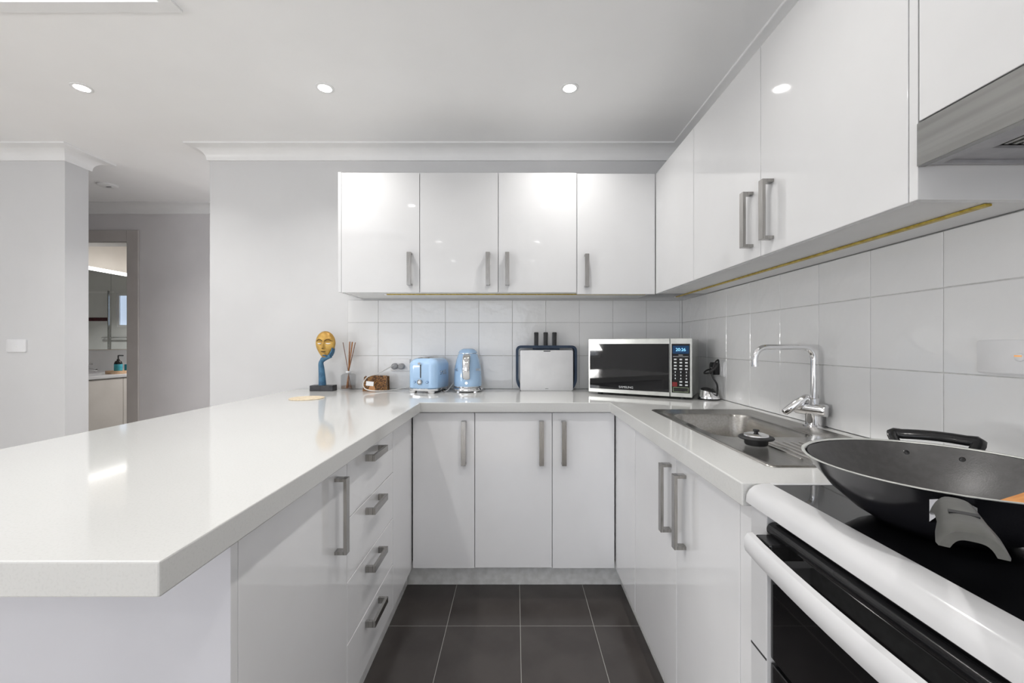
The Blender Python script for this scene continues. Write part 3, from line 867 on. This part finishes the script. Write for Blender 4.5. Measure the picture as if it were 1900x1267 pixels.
obj('cord', tube(smoothpath([(-.012, -.036, -.002), (-.012, -.060, -.010), (.01, -.080, -.022), (.05, -.070, -.015), (.072, -.045, .022), (.055, -.035, .045), (.035, -.045, .02), (.05, -.060, -.03), (.068, -.045, -.075), (.05, -.040, -.13), (.02, -.045, -.10), (.0, -.052, -.118), (.012, -.06, -.143)], 6), .0042, 8), M_black, c, SM)
c = outlet_plate('wall_switch', 'white cooker isolator switch plate on the tiled right wall', 'switch', (.790, 1.107), (.905, 1.177), 'right')
obj('rocker', loft([[(x, y, z) for x, z, _ in circ(.022, .0, 0, r_, 20)] for y, r_ in ((-.0096, .0085), (-.0125, .008), (-.0135, .006))]), M_wplast, c, smooth=SM)
obj('indicator', B(.016, .028, -.0145, -.0136, .001, .004), M_amberlt, c)
c = outlet_plate('wall_switch', 'white light switch on the painted wall left of the hallway', 'switch', (-3.07, 1.122), (-2.953, 1.199), 'stub')
obj('rocker', loft([[(x, y, z) for x, z, _ in rr(.0, .0, 0, hw_, .011, .004, 4)] for y, hw_ in ((-.0096, .006), (-.0125, .005))]), M_wplast, c, smooth=SM)

# ------------------------------------------------------------------ chopping-board holder, board, knives
bcx_, by = (1014 - 956) / 319., 2.440
c = thing('board_holder', 'navy blue rounded chopping-board holder against the back tiles', 'board holder', (bcx_, by, CT))
hw, hh_ = .178, .262
path = arcpath([(-.150, 0, .004), (-hw, 0, .040), (-hw, 0, hh_), (hw, 0, hh_), (hw, 0, .040), (.150, 0, .004)], .034, 7)
P = [Vector(p) for p in path]
rings = []
for i, p in enumerate(P):
    t = (P[min(i + 1, len(P) - 1)] - P[max(i - 1, 0)]).normalized()
    nrm = Vector((t.z, 0, -t.x))
    rings.append([tuple(p + nrm * a + Vector((0, y, 0))) for a, y in ((-.0002, -.006), (-.0002, .060), (.015, .060), (.015, -.006))])
obj('frame', loft(rings), M_navy, c, smooth=SM)
obj('base', B(-.150, .150, -.004, .060, .0003, .010, .002), M_navy, c)
obj('knife_block', B(-.078, .078, .014, .058, .236, .246, .001), M_navy, c)
bd = thing('chopping_board', 'pale grey chopping board standing in front of the navy holder', 'chopping board', (bcx_, by - .016, CT))
ring = lambda y, i: [(x, y, z) for x, z, _ in rr(0, .1175, 0, .153 - i, .117 - i, .010, 5)]
obj('board', loft([ring(-.004, .0015), ring(-.0025, 0), ring(.006, 0), ring(.0075, .0015)]), M_wplast, bd, smooth=SM)
obj('grip', B(-.018, .022, -.0046, -.0036, .2265, .2315), M_black, bd)
obj('emblem', B(-.008, .010, -.0044, -.0036, .0100, .0135), M_greyplug, bd)
for k, kx in enumerate((995.5, 1013, 1029.5)):
    kn = thing('knife', ('left', 'middle', 'right')[k] + ' knife of three black-handled knives standing in the board holder', 'knife', ((kx - 956) / 317., by + .036, CT), group='knives in the board holder')
    ring = lambda z, hw2, hd2: rr(0, 0, z, hw2, hd2, .004, 3)
    obj('handle', loft([ring(.247, .0125, .009), ring(.255, .0118, .0085), ring(.322, .0125, .009), ring(.336, .0132, .009), ring(.340, .011, .007)]), M_black, kn, smooth=SM)
    obj('blade', B(-.012, .012, -.001, .001, .085, .2465), M_chrome, kn)

# ------------------------------------------------------------------ kettle
kx, ky = (868 - 956) * 2.40 / 776, 2.405
c = thing('kettle', 'pastel blue retro electric kettle with chrome handle on the back worktop', 'kettle', (kx, ky, CT))
obj('power_base', lathe([(.076, .004), (.085, .006), (.087, .014), (.083, .023), (.076, .026), (0, .026)], 40), M_chrome, c, SM)
ft = mesh_of(lathe([(.012, .0002), (.012, .006), (0, .006)], 14), 'foot', M_chrome)
for k in range(4):
    a = PI / 4 + k * PI / 2
    obj('foot', ft, None, c, loc=(.068 * math.cos(a), .068 * math.sin(a), 0))
obj('body', lathe([(0, .0275), (.075, .0275), (.0785, .033), (.0790, .070), (.0770, .110), (.0725, .145), (.0655, .180), (.0565, .208), (.0525, .216), (0, .216)], 48), M_blue, c, SM)
obj('trim_ring', lathe([(.0765, .0262), (.0805, .0275), (.0805, .0315), (.0785, .0325)], 48, cap0=False, cap1=False), M_chrome, c, SM)
obj('lid', lathe([(.0535, .2185), (.0535, .222), (.047, .233), (.036, .2405), (.024, .2440), (0, .2445)], 40), M_blue, c, SM)
obj('lid_seam', lathe([(.0525, .2162), (.0525, .2184)], 40), M_chrome, c)
hb = []
for k in range(17):
    t = k / 16
    hb.append((.0, -(.062 + .020 * (1 - t)) - .030 * math.sin(PI * t) ** .6, .078 + .130 * t))
rings = []
for i, p in enumerate(hb):
    t = (Vector(hb[min(i + 1, 16)]) - Vector(hb[max(0, i - 1)])).normalized()
    u = Vector((1, 0, 0)); w2 = t.cross(u)
    rings.append([tuple(Vector(p) + u * (.0205 * math.cos(2 * PI * q / 14)) + w2 * (.008 * math.sin(2 * PI * q / 14))) for q in range(14)])
obj('handle', loft(rings), M_chrome, c, smooth=SM)
obj('switch', tube([(0, -.078, .053), (0, -.081, .053)], .007, 14), M_chrome, c, SM)
for sgn in (-1, 1):
    a = -PI / 2 + sgn * .92
    lt = obj('lettering', text_mesh('SMEG', .020, M_chrome, .0008), None, c, loc=(.0782 * math.cos(a), .0782 * math.sin(a), .125), rot=(PI / 2, 0, a + PI / 2))
    lt.scale = (.75, 1, 1)

# ------------------------------------------------------------------ toaster
TWd, TLn, TH = .168, .215, .192
tx, ty = -.517, 2.285
c = thing('toaster', 'pastel blue retro two-slice toaster on the back worktop', 'toaster', (tx, ty, CT), math.radians(-15))
# local: end with controls faces -y, length along +y
def trr(z, i, r=.042):
    return rr(0, TLn / 2, z, TWd / 2 - i, TLn / 2 - i, r, 7)
obj('base', loft([trr(.012, .006), trr(.014, .000), trr(.024, -.001), trr(.027, .002)]), M_chrome, c, smooth=SM)
ft = mesh_of(loft([rr(0, 0, .0002, .016, .012, .005, 3), rr(0, 0, .013, .019, .014, .006, 3)]), 'foot', M_chrome)
for fx, fy in ((-.055, .020), (.055, .020), (-.055, TLn - .03), (.055, TLn - .03)):
    obj('foot', ft, None, c, loc=(fx, fy, 0))
rings = [trr(.0275, .002), trr(.030, 0), trr(.150, 0)]
for k in range(1, 9):
    a = k / 8 * PI / 2
    rings.append(trr(.150 + .042 * math.sin(a), .034 * (1 - math.cos(a))))
obj('body', loft(rings), M_blue, c, smooth=SM)
obj('top_plate', loft([[(x, y, z) for x, y, z in rr(0, TLn / 2, .1922, .036, .078, .012, 4)], rr(0, TLn / 2, .1955, .034, .076, .011, 4)]), M_chrome, c, smooth=SM)
for sx in (-.016, .016):
    obj('bread_slot', B(sx - .009, sx + .009, TLn / 2 - .066, TLn / 2 + .066, .1950, .1960), M_black, c)
obj('lever_slot', B(-.003, .003, -.0012, .002, .085, .160), M_black, c)
obj('lever', loft([[(x, y, z) for x, z, _ in rr(-.003, .163, 0, hw_, hh_, .004, 4)] for y, hw_, hh_ in ((.001, .007, .006), (-.012, .008, .0065), (-.015, .006, .0045))]), M_chrome, c, smooth=SM)
def dial(x, z, r_, m, nm, dpt=.010):
    return obj(nm, loft([[(px_, y, pz) for px_, pz, _ in circ(x, z, 0, q, 20)] for y, q in ((.002, r_), (-dpt * .8, r_), (-dpt, r_ * .8))]), m, c, smooth=SM)
dial(-.004, .062, .0140, M_handle, 'dial')
dial(-.004, .062, .0085, M_wplast, 'dial_face', .0115)
dial(-.036, .062, .0066, M_navyring, 'button', .005)
dial(-.036, .062, .0042, M_blue, 'button_face', .006)
dial(.040, .062, .0076, M_navyring, 'button', .005)
dial(.040, .062, .0048, M_blue, 'button_face', .006)
obj('lettering', text_mesh('SMEG', .034, M_chrome, .0008), None, c, loc=(TWd / 2 + .0005, TLn / 2, .110), rot=(PI / 2, 0, PI / 2))
# toaster flex: plug -> loop in front of the wood block -> back of the toaster
loc_inv = Matrix.Translation((tx, ty, CT)) @ Matrix.Rotation(math.radians(-15), 4, 'Z')
loc_inv = loc_inv.inverted()
cp = [(-.722, 2.487, 1.043), (-.745, 2.455, 1.030), (-.79, 2.40, 1.000), (-.835, 2.372, .985), (-.858, 2.360, .950), (-.845, 2.355, .918), (-.79, 2.35, .9075), (-.72, 2.40, .9045), (-.64, 2.44, .916), (-.57, 2.48, .925), (-.49, 2.505, .93)]
obj('power_cord', tube(smoothpath([tuple(loc_inv @ Vector(p)) for p in cp], 6), .0028, 8), M_wcord, c, SM)
tg = [loc_inv @ Vector(p) for p in ((-.838, 2.352, .962), (-.796, 2.352, .958), (-.798, 2.352, .933), (-.840, 2.352, .937))]
obj('cord_label', loft([[tuple(p) for p in tg], [tuple(p + Vector((0, .0008, 0))) for p in tg]]), M_wplast, c)
kt = bpy.data.objects['kettle']
obj('power_cord', tube(smoothpath([(p[0] - kx, p[1] - ky, p[2] - CT) for p in ((-.345, 2.500, .945), (-.352, 2.46, .955), (-.368, 2.42, .930), (-.385, 2.375, .908), (-.40, 2.37, .9035), (-.42, 2.44, .9035), (-.43, 2.515, .904))], 6), .003, 8), M_wcord, kt, SM)

# ------------------------------------------------------------------ burl wood holder
hxw = (698 - 956) * 2.43 / 776
c = thing('coaster_holder', 'small burl wood coaster holder behind the looping white cord', 'holder', (hxw, 2.405, CT + .0003))
out = [(-.070, 0), (.070, 0), (.068, .088), (-.022, .090), (-.030, .078), (-.046, .072), (-.054, .086), (-.062, .078)]
obj('front_slab', loft([[(x, 0, z) for x, z in out], [(x, .018, z) for x, z in out]]), M_burl, c)
obj('back_slab', loft([[(x * .96, .050, z * .93) for x, z in out], [(x * .96, .066, z * .93) for x, z in out]]), M_burl, c)
obj('floor_slab', B(-.062, .062, .0185, .0495, 0, .014), M_burl, c)
obj('cut_knot', loft([[(x, y, max(z, .0005)) for x, z, _ in circ(-.016, .012, 0, .019, 18)] for y in (-.001, .0)]), M_amber, c)

# ------------------------------------------------------------------ reed diffuser
dx_, dy_ = (647 - 956) * 2.47 / 776, 2.465
c = thing('reed_diffuser', 'clear glass reed diffuser bottle with brown sticks beside the mask', 'diffuser', (dx_, dy_, CT + .0002))
hb = .034
obj('bottle', loft([rr(0, 0, 0, hb - .002, hb - .002, .006, 4), rr(0, 0, .002, hb, hb, .007, 4), rr(0, 0, .088, hb, hb, .007, 4), rr(0, 0, .096, hb - .008, hb - .008, .008, 4), rr(0, 0, .099, .013, .013, .0129, 4), rr(0, 0, .112, .013, .013, .0129, 4),
                    rr(0, 0, .112, .010, .010, .0099, 4), rr(0, 0, .097, .010, .010, .0099, 4), rr(0, 0, .0935, hb - .011, hb - .011, .006, 4), rr(0, 0, .086, hb - .003, hb - .003, .005, 4), rr(0, 0, .008, hb - .003, hb - .003, .005, 4)]), M_glass, c, smooth=SM)
obj('oil', loft([rr(0, 0, .0085, hb - .0035, hb - .0035, .005, 4), rr(0, 0, .026, hb - .0035, hb - .0035, .005, 4)]), M_oil, c)
obj('collar', lathe([(.0142, .100), (.0150, .101), (.0150, .111), (.0142, .112)], 24, cap0=False, cap1=False), M_wplast, c, SM)
for k, (tx_, tdx, tdy, m_) in enumerate(((-.036, -.02, 0, M_reedd), (.001, .004, .01, M_reedd), (.008, .006, -.01, M_reed), (.015, .008, .004, M_reed), (.022, .01, 0, M_reed), (.034, .014, .006, M_reed), (.040, .016, -.006, M_reedd), (.012, .002, .012, M_reed))):
    b0 = Vector((-tx_ * .35 + .002, -tdy, .012)); b1 = Vector((tx_ * .05 + .001, tdy * .2, .112)); b2 = Vector((tx_ + .004, tdy * 1.6, .285 - abs(tx_) * .15))
    obj('reed', tube([b0, b1, b2], .0019, 6), m_, c)

# ------------------------------------------------------------------ mask sculpture
mx_, my_ = -1.112, 2.425
c = thing('mask_sculpture', 'gold face mask cupped by a blue hand on a black base', 'sculpture', (mx_, my_, CT + .0002))
obj('base', B(-.066, .066, -.030, .030, 0, .032, .0015), M_stone, c)
armp = smoothpath([(-.006, 0, .032), (-.008, 0, .080), (-.012, 0, .130), (-.014, 0, .160), (-.002, -.002, .180), (.022, -.004, .194), (.044, -.006, .204)], 6)
na = len(armp)
obj('arm', tube(armp, [.021 - .0095 * min(1, i / (na * .62)) + (.003 if i > na * .6 else 0) for i in range(na)], 16), M_statblue, c, SM)
mc = Vector((.014, 0, .275))
GU, GV = 28, 20
def mask_pt(u, v, back=False):
    """u angle, v 0..1 from centre to edge"""
    ca, sa = math.cos(u), math.sin(u)
    w = .0565; h = .070 if sa > 0 else .091
    narrow = 1 if sa > 0 else 1 - .34 * abs(sa) ** 1.5
    x = w * narrow * ca * v; z = h * sa * v
    d = .034 * math.sqrt(max(0, 1 - (v * .98) ** 2))
    if back:
        d = d * .55 - .006
        return mc + Vector((x * .98, -d, z * .98))
    g = lambda cx, cz, sx, sz: math.exp(-((x - cx) / sx) ** 2 - ((z - cz) / sz) ** 2)
    d += .017 * math.exp(-(x / .007) ** 2) * max(0, min(1, (.022 - z) / .05)) * (1 if z > -.028 else math.exp(-((z + .028) / .006) ** 2))
    for s_ in (-1, 1):
        d -= .010 * g(s_ * .026, .004, .016, .011)
        d += .004 * g(s_ * .026, .024, .018, .006)
        d += .005 * g(s_ * .026, .002, .011, .006)
    d += .007 * g(0, -.047, .014, .008) - .004 * g(0, -.060, .012, .006) + .003 * g(0, -.075, .01, .008)
    return mc + Vector((x, -d, z))
rings = [[tuple(mask_pt(0, 0))]] + [[tuple(mask_pt(2 * PI * i / 56, k / GV)) for i in range(56)] for k in range(1, GV + 1)]
rings += [[tuple(mask_pt(2 * PI * i / 56, k / 6, True)) for i in range(56)] for k in range(6, 0, -1)] + [[tuple(mask_pt(0, 0, True))]]
mk = obj('mask', loft(rings), M_gold, c, smooth=math.radians(60))
def on_mask(x, z, lift=.001):
    best = None
    sa = math.atan2(z / (.070 if z > 0 else .091), x / .0565)
    for k in range(1, 120):
        p = mask_pt(sa, k / 120)
        e_ = abs(p.x - mc.x - x) + abs(p.z - mc.z - z)
        if best is None or e_ < best[0]:
            best = (e_, p)
    return Vector((mc.x + x, best[1].y - lift, mc.z + z))
for s_ in (-1, 1):
    obj('eye', tube([on_mask(s_ * (.012 + .026 * t), .001 - .004 * math.sin(PI * t), .0012) for t in (0, .2, .4, .6, .8, 1)], [.0006, .0022, .0030, .0030, .0022, .0006], 8), M_wplast, mk, SM)
    obj('brow', tube([on_mask(s_ * (.006 + .042 * t), .012 + .010 * math.sin(PI * min(1, t * 1.15)), .0006) for t in (0, .17, .33, .5, .67, .83, 1)], [.0022, .0026, .0026, .0024, .002, .0016, .001], 8), M_golddk, mk, SM)
obj('lips', tube([on_mask(-.015 + .03 * t, -.046 - .002 * math.sin(PI * t), .0008) for t in (0, .25, .5, .75, 1)], [.0008, .0036, .0042, .0036, .0008], 8), M_golddk, mk, SM)
obj('nostrils', tube([on_mask(-.006 + .012 * t, -.030, .0006) for t in (0, .5, 1)], [.0015, .003, .0015], 8), M_golddk, mk, SM)
for k in range(4):
    fx = .030 + .0085 * k
    fing = smoothpath([(.040 + .002 * k, -.012 + .007 * k, .204), (.050 + .0025 * k, -.024 + .009 * k, .216 + .002 * k), (.058 + .001 * k, -.024 + .009 * k, .232 + .004 * k), (.059 - .001 * k, -.020 + .008 * k, .248 + .004 * k)], 4)
    obj('finger', tube(fing, [.0055 - .0025 * i / (len(fing) - 1) for i in range(len(fing))], 8), M_statblue, c, SM)
obj('thumb', tube(smoothpath([(.030, -.010, .198), (.022, -.026, .204), (.010, -.034, .206)], 5), [.0055 - .002 * i / 10 for i in range(11)], 8), M_statblue, c, SM)

# cork trivet
c = obj('trivet', lathe([(0, 0), (.080, 0), (.081, .002), (.080, .004), (0, .004)], 40), M_cork, smooth=SM, loc=(-1.031, 2.07, CT + .0003))
tag(c, 'thin round cork trivet lying flat on the worktop', 'trivet')

# ------------------------------------------------------------------ downlights
ring_me = mesh_of(lathe([(.0295, 0), (.0295, -.0035), (.036, -.004), (.041, -.0025), (.041, 0)], 32, cap0=False, cap1=False), 'trim_ring', M_trim, SM)
lens_me = mesh_of(lathe([(0, -.0028), (.029, -.0028), (.029, -.0008), (0, -.0008)], 32), 'lens', M_lamp)
def downlight(x, y, label, group=None, energy=None, z=CZ):
    t = thing('downlight', label, 'ceiling light', (x, y, z), 0, group)
    obj('trim_ring', ring_me, None, t)
    obj('lens', lens_me, None, t)
    l = bpy.data.lights.new('downlight_lamp', 'AREA')
    l.shape = 'DISK'; l.size = .057
    l.energy = energy if energy is not None else E_DOWN
    l.color = (1, .98, .95)
    l.spread = math.radians(126)
    lo = bpy.data.objects.new('downlight_lamp', l)
    COL.objects.link(lo); lo.parent = t; lo.location = (0, 0, -.0065)
    return t
downlight(-2.0, 1.93, 'recessed downlight nearest the hallway, leftmost on the ceiling')
downlight(-.879, 1.932, 'recessed downlight on the ceiling above the peninsula end, middle of three')
downlight(.2515, 1.932, 'recessed downlight nearest the right wall cabinets, rightmost on the ceiling')
for x, y, w2 in ((-.879, .85, 'the leftmost wall-cabinet door'), (.2515, .85, 'the third wall-cabinet door, upper spot'), (-.879, -.40, 'the second wall-cabinet door, upper spot'),
                 (.2515, -.40, 'the third wall-cabinet door, lower spot'), (-.879, -1.5, 'the second wall-cabinet door, lower spot'), (.2515, -1.5, 'the third wall-cabinet door, lowest spot')):
    downlight(x, y, 'recessed downlight seen only as a reflection in ' + w2, 'downlights reflected in the gloss doors')
downlight(-1.72, 3.12, 'added unseen hallway light past the wall corner', energy=7.5)  # invented lamp, out of view, brightens the hallway
t = thing('smoke_alarm', 'small round white vented fitting on the hallway ceiling', 'ceiling vent', (-3.03, 3.107, CZ))
obj('case', lathe([(.06, 0), (.06, -.008), (.048, -.013), (0, -.014)], 28), M_trim, t, SM)
obj('slot', B(-.008, .028, -.006, .006, -.0150, -.0138), M_gapshade, t)

# ------------------------------------------------------------------ bathroom beyond the hall door
BX0, BY1 = -4.20, 6.0
downlight(-3.05, 4.75, 'added unseen bathroom light beyond the hall doorway', energy=22.0, z=CZ - .04)  # lamp added out of view because the bathroom was too dark
struct('wall_bath_left', B(BX0 - .1, BX0, YH + .14, BY1, 0, CZ), M_bathw)
we = struct('wall_bath_end', BB([(BX0, -2.75, BY1, BY1 + .1, 0, CZ), (-2.279, -1.5, BY1, BY1 + .1, 0, CZ), (-2.75, -2.279, BY1, BY1 + .1, 0, 1.42), (-2.75, -2.279, BY1, BY1 + .1, 1.90, CZ)]), M_bathtile)
obj('tile_band', B(-2.16, -1.52, BY1 - .006, BY1, 1.505, 1.555), M_maroon, we)
obj('tile_cap', B(-2.25, -1.52, BY1 - .012, BY1, 1.905, 1.93), M_trim, we)
struct('wall_bath_right', B(-1.5, -1.4, YH + .14, BY1, 0, CZ), M_bathtile)
struct('ceiling_bath', B(BX0 - .1, -1.4, YH + .14, BY1 + .1, CZ - .04, CZ + .05), M_bathw)
wn = struct('window_3', BB([(-2.75, -2.72, BY1 + .01, BY1 + .06, 1.42, 1.90), (-2.309, -2.279, BY1 + .01, BY1 + .06, 1.42, 1.90), (-2.72, -2.309, BY1 + .01, BY1 + .06, 1.87, 1.90), (-2.72, -2.309, BY1 + .01, BY1 + .06, 1.42, 1.45)]), M_trim)
obj('blind', B(-2.72, -2.309, BY1 + .03, BY1 + .034, 1.45, 1.87), M_blind, wn)
c = obj('towel_rail', tube(arcpath([(-2.12, BY1, 1.265), (-2.12, BY1 - .05, 1.265), (-2.62, BY1 - .05, 1.265), (-2.62, BY1, 1.265)], .015, 4), .011, 12), M_chrome, smooth=SM)
tag(c, 'chrome rail reflected in the bathroom mirror', 'rail')
sc2 = obj('shower_post', B(-2.250, -2.236, BY1 - .09, BY1 - .07, .004, 1.93, .001), M_steel)
tag(sc2, 'slim metal shower post reflected in the bathroom mirror', 'shower post')
VX = -3.85
c = thing('bathroom_vanity', 'beige bathroom vanity with white bench seen through the hall doorway', 'vanity', (-4.0, 4.4, 0), world=True)
obj('cabinet', B(BX0 + .004, VX - .022, 3.72, 5.2, .1, .845), M_vanity, c)
obj('door', B(VX - .020, VX - .002, 3.722, 4.108, .12, .842, .0015), M_vanity, c)
obj('door', B(VX - .020, VX - .002, 4.112, 4.6, .12, .842, .0015), M_vanity, c)
obj('bench', B(BX0 + .004, VX + .008, 3.71, 5.21, .847, .878, .004), M_enamel, c)
obj('splashback', B(BX0 + .001, BX0 + .007, 3.72, 5.2, .879, 1.11), M_enamel, c)
obj('plinth', B(BX0 + .004, VX - .06, 3.72, 5.2, 0, .099), M_vanity, c)
c = thing('mirror_cabinet', 'mirrored bathroom cabinet above the vanity', 'mirror cabinet', (-4.1, 4.4, 1.12), world=True)
obj('case', B(BX0 + .001, -4.006, 3.72, 5.2, 1.122, 1.870), M_carc, c)
obj('mirror_door', B(-4.005, -4.0, 3.722, 4.1375, 1.122, 1.870), M_mirror, c)
obj('mirror_door', B(-4.005, -4.0, 4.1405, 5.198, 1.122, 1.870), M_mirror, c)
c = obj('light_bar', B(-4.05, -3.99, 3.73, 5.19, 1.872, 1.902, .003), M_ledbar)
tag(c, 'glowing white LED bar along the top of the bathroom mirror', 'light bar')
def bt(px, py, X):
    D = X * 776 / (px - 956)
    return D, EYE - (py - 639.3) / 776 * D
ty_, _ = bt(222, 690, -3.99)
c = obj('tray', loft([rr(-3.985, ty_ + .03, z, .075, .15, .07, 6) for z in (.8785, .881, .908)] + [rr(-3.985, ty_ + .03, z, .069, .144, .066, 6) for z in (.908, .886)]), M_traywood, smooth=SM)
tag(c, 'oval wooden tray on the bathroom vanity', 'tray')
c = thing('soap_dispenser', 'dark pump bottle with turquoise label on the bathroom tray', 'soap bottle', (-3.985, ty_ - .02, .8865))
obj('bottle', lathe([(.030, 0), (.032, .004), (.032, .095), (.024, .115), (.012, .122), (.012, .135), (0, .135)], 20), M_bottle, c, SM)
obj('label', lathe([(.0326, .020), (.0326, .085)], 20, cap0=False, cap1=False), M_turq, c, SM)
obj('pump', tube(arcpath([(0, 0, .135), (0, 0, .172), (.008, .045, .170)], .006, 3), .006, 8), M_black, c, SM)
c = obj('tumbler', lathe([(0, 0), (.026, 0), (.028, .003), (.028, .075), (.025, .08), (0, .08)], 20), M_turq, smooth=SM, loc=(-3.975, ty_ + .075, .8865))
tag(c, 'small turquoise container beside the dark pump bottle', 'container')
c = thing('basin_tap', 'chrome basin tap at the left of the bathroom vanity', 'tap', (-4.05, 3.93, .8785))
obj('body', lathe([(.022, 0), (.022, .01), (.017, .012), (.017, .075), (0, .08)], 18), M_chrome, c, SM)
obj('spout', tube([(0, 0, .055), (.06, 0, .062), (.115, 0, .05)], .011, 10), M_chrome, c, SM)
obj('lever', tube([(0, 0, .08), (.0, 0, .092), (.075, 0, .105)], .009, 10), M_chrome, c, SM)
